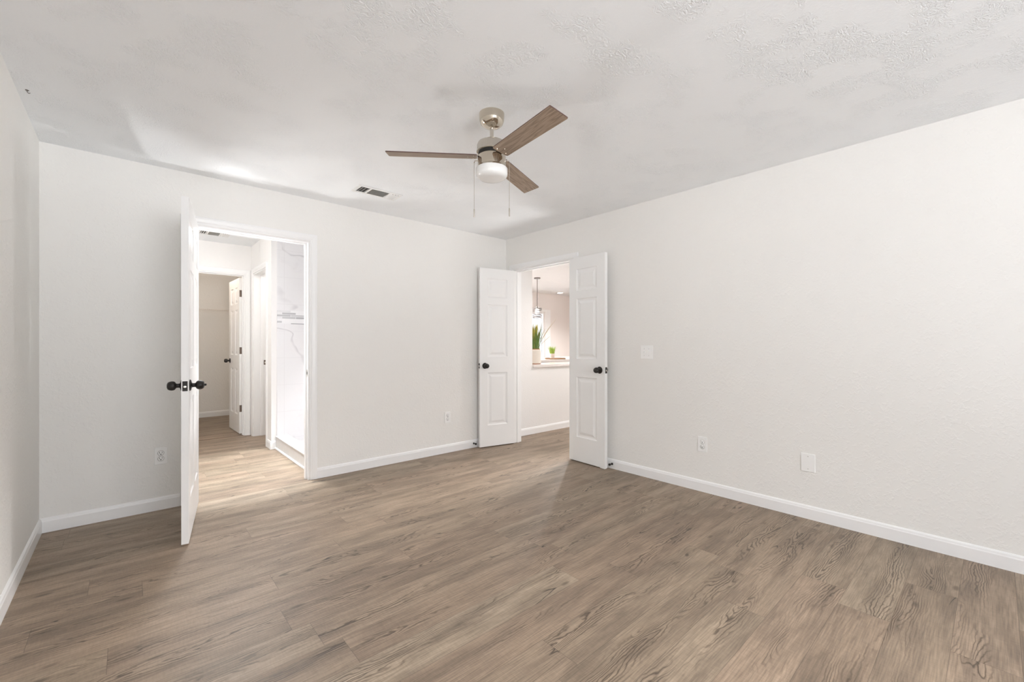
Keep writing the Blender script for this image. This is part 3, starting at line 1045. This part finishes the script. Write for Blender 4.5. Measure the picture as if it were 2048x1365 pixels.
def blades(mb, n, r0, h0, h1, lean, wid, rnd, droop=0.3, cx=0, cy=0, z0=0):
    for i in range(n):
        a = rnd.uniform(0, 2*PI)
        rr = r0*math.sqrt(rnd.random())
        x, y = cx+rr*math.cos(a), cy+rr*math.sin(a)
        h = rnd.uniform(h0, h1)
        L = lean*rnd.uniform(0.2, 1)
        da = a+rnd.uniform(-0.6, 0.6)
        px, py = -math.sin(da), math.cos(da)
        prev = None
        for k in range(5):
            f = k/4
            o_ = L*h*(f**(1.6+droop))
            p = Vector((x+math.cos(da)*o_, y+math.sin(da)*o_, z0+h*f))
            w = wid*(1-f**2*0.95)/2
            cur = (mb.b.verts.new(p+Vector((px*w, py*w, 0))), mb.b.verts.new(p+Vector((math.cos(da)*w*0.35, math.sin(da)*w*0.35, 0))), mb.b.verts.new(p-Vector((px*w, py*w, 0))))
            if prev:
                mb.b.faces.new((prev[0], prev[1], cur[1], cur[0]))
                mb.b.faces.new((prev[1], prev[2], cur[2], cur[1]))
            prev = cur


rnd = random.Random(3)
vs = thing('potted_plant', 'tall green grass in a cream ceramic vase on the bar counter', 'potted plant', (4.170, 4.205, 0.902))
MB().lathe([(0.072, 0.0), (0.080, 0.006), (0.082, 0.03), (0.082, 0.175), (0.078, 0.192), (0.070, 0.200), (0.066, 0.200), (0.064, 0.190), (0.0, 0.188)], 40).build('vase', M['ceramic'], vs, smooth=True)
MB().lathe([(0.0695, 0.199), (0.0725, 0.201), (0.0725, 0.208), (0.066, 0.210), (0.063, 0.204)], 40, cap=False).build('rim', M['terra'], vs, smooth=True)
MB().lathe([(0.073, 0.0005), (0.0815, 0.006), (0.0815, 0.010), (0.079, 0.010)], 40, cap=False).build('foot_band', M['terra'], vs, smooth=True)
g = MB()
blades(g, 110, 0.055, 0.16, 0.36, 0.50, 0.009, rnd, z0=0.19)
g.build('grass_blades', M['green'], vs)
g = MB()
for i in range(20):
    a = rnd.uniform(0, 2*PI)
    r_ = 0.045*math.sqrt(rnd.random())
    x, y, h = r_*math.cos(a), r_*math.sin(a), rnd.uniform(0.22, 0.38)
    g.tube([(x, y, 0.19), (x*1.1, y*1.1, 0.19+h*0.45), (x*1.2, y*1.2, 0.19+h*0.75), (x*1.3, y*1.3, 0.19+h)], [0.002, 0.006, 0.008, 0.002], 7)
g.build('seed_spikes', M['yellow'], vs, smooth=True)
g = MB()
for (ax, ay, h) in ((0.20, -0.175, 0.43), (0.165, -0.14, 0.38), (0.085, -0.075, 0.30), (0.075, -0.02, 0.36), (0.13, -0.12, 0.19), (-0.02, 0.03, 0.40), (0.02, 0.0, 0.39), (0.05, -0.05, 0.40)):
    pts = [(0.02+ax*f**1.25, -0.015+ay*f**1.25, 0.19+h*f) for f in [i/8 for i in range(9)]]
    g.tube(pts, [0.0028]*7+[0.002, 0.0008], 6)
g.build('dry_stalks', M['straw'], vs, smooth=True)

sx, sy = 5.73, 5.34
tr = thing('wooden_tray', 'brown wooden tray under the small white potted plant', 'tray', (sx+0.05, sy-0.03, 0.903))
MB().lathe([(0.165, 0.0), (0.185, 0.002), (0.190, 0.012), (0.190, 0.020), (0.183, 0.020), (0.181, 0.010), (0.0, 0.009)], 48).build('tray_dish', M['board'], tr, smooth=True)
sp = thing('potted_plant', 'small bright green plant in a white pot on the wooden tray', 'potted plant', (sx, sy, 0.9135))
MB().lathe([(0.036, 0.0), (0.040, 0.004), (0.049, 0.085), (0.050, 0.090), (0.045, 0.090), (0.043, 0.078), (0.0, 0.076)], 32).build('pot', M['potw'], sp, smooth=True)
g = MB()
blades(g, 110, 0.040, 0.08, 0.15, 0.55, 0.013, rnd, z0=0.078)
g.build('leaves', M['lime'], sp)

# pendant over the island
pe = thing('pendant_light', 'hanging pendant lamp with a wire wrapped glass shade over the island', 'pendant light', (5.84, 5.83, 0))
MB().lathe([(0.0, H-0.022), (0.055, H-0.022), (0.062, H-0.016), (0.062, H)], 32).build('canopy', M['steel'], pe, smooth=True)
MB().lathe([(0.006, 1.885), (0.006, H-0.02)], 12).build('rod', M['steel'], pe, smooth=True)
MB().lathe([(0.03, 1.865), (0.032, 1.870), (0.026, 1.888), (0.012, 1.895)], 24).build('socket_cap', M['steel'], pe, smooth=True)
sh = MB().lathe([(0.078, 1.66), (0.082, 1.67), (0.082, 1.85), (0.070, 1.865), (0.03, 1.868), (0.03, 1.864), (0.068, 1.861), (0.079, 1.848), (0.079, 1.672), (0.075, 1.662)], 36, cap=False)
sho = sh.build('glass_shade', M['pane'], pe, smooth=True)
for i, (z, tilt) in enumerate(((1.855, 0.0), (1.832, 0.12), (1.81, -0.10), (1.768, 0.08), (1.742, -0.12), (1.715, 0.1), (1.69, 0.0), (1.675, -0.06))):
    ring = [(0.085*math.cos(a), 0.085*math.sin(a), z+tilt*0.085*math.cos(a+i*1.7)) for a in [2*PI*j/32 for j in range(32)]]
    MB().tube(ring, 0.0055, 6, closed=True).build('wire_band', M['steel'], sho, smooth=True)
MB().lathe([(0.0, 1.735), (0.025, 1.742), (0.040, 1.765), (0.042, 1.80), (0.03, 1.84), (0.018, 1.866)], 28).build('bulb', M['glowbulb'], pe, smooth=True)


def recessed(label, x, y, lit=True):
    t = thing('recessed_light', label, 'recessed light', (x, y, H), group='recessed ceiling lights')
    MB().lathe([(0.070, -0.002), (0.074, -0.006), (0.092, -0.004), (0.096, 0.0)], 40, cap=False).build('trim_ring', M['vent'], t, smooth=True)
    MB().lathe([(0.0, -0.003), (0.071, -0.003), (0.071, -0.0005)], 40).build('lens', M['glowlamp'], t, smooth=True)
    return t


recessed('round recessed light glowing in the kitchen ceiling near the far wall', 7.98, 7.17)
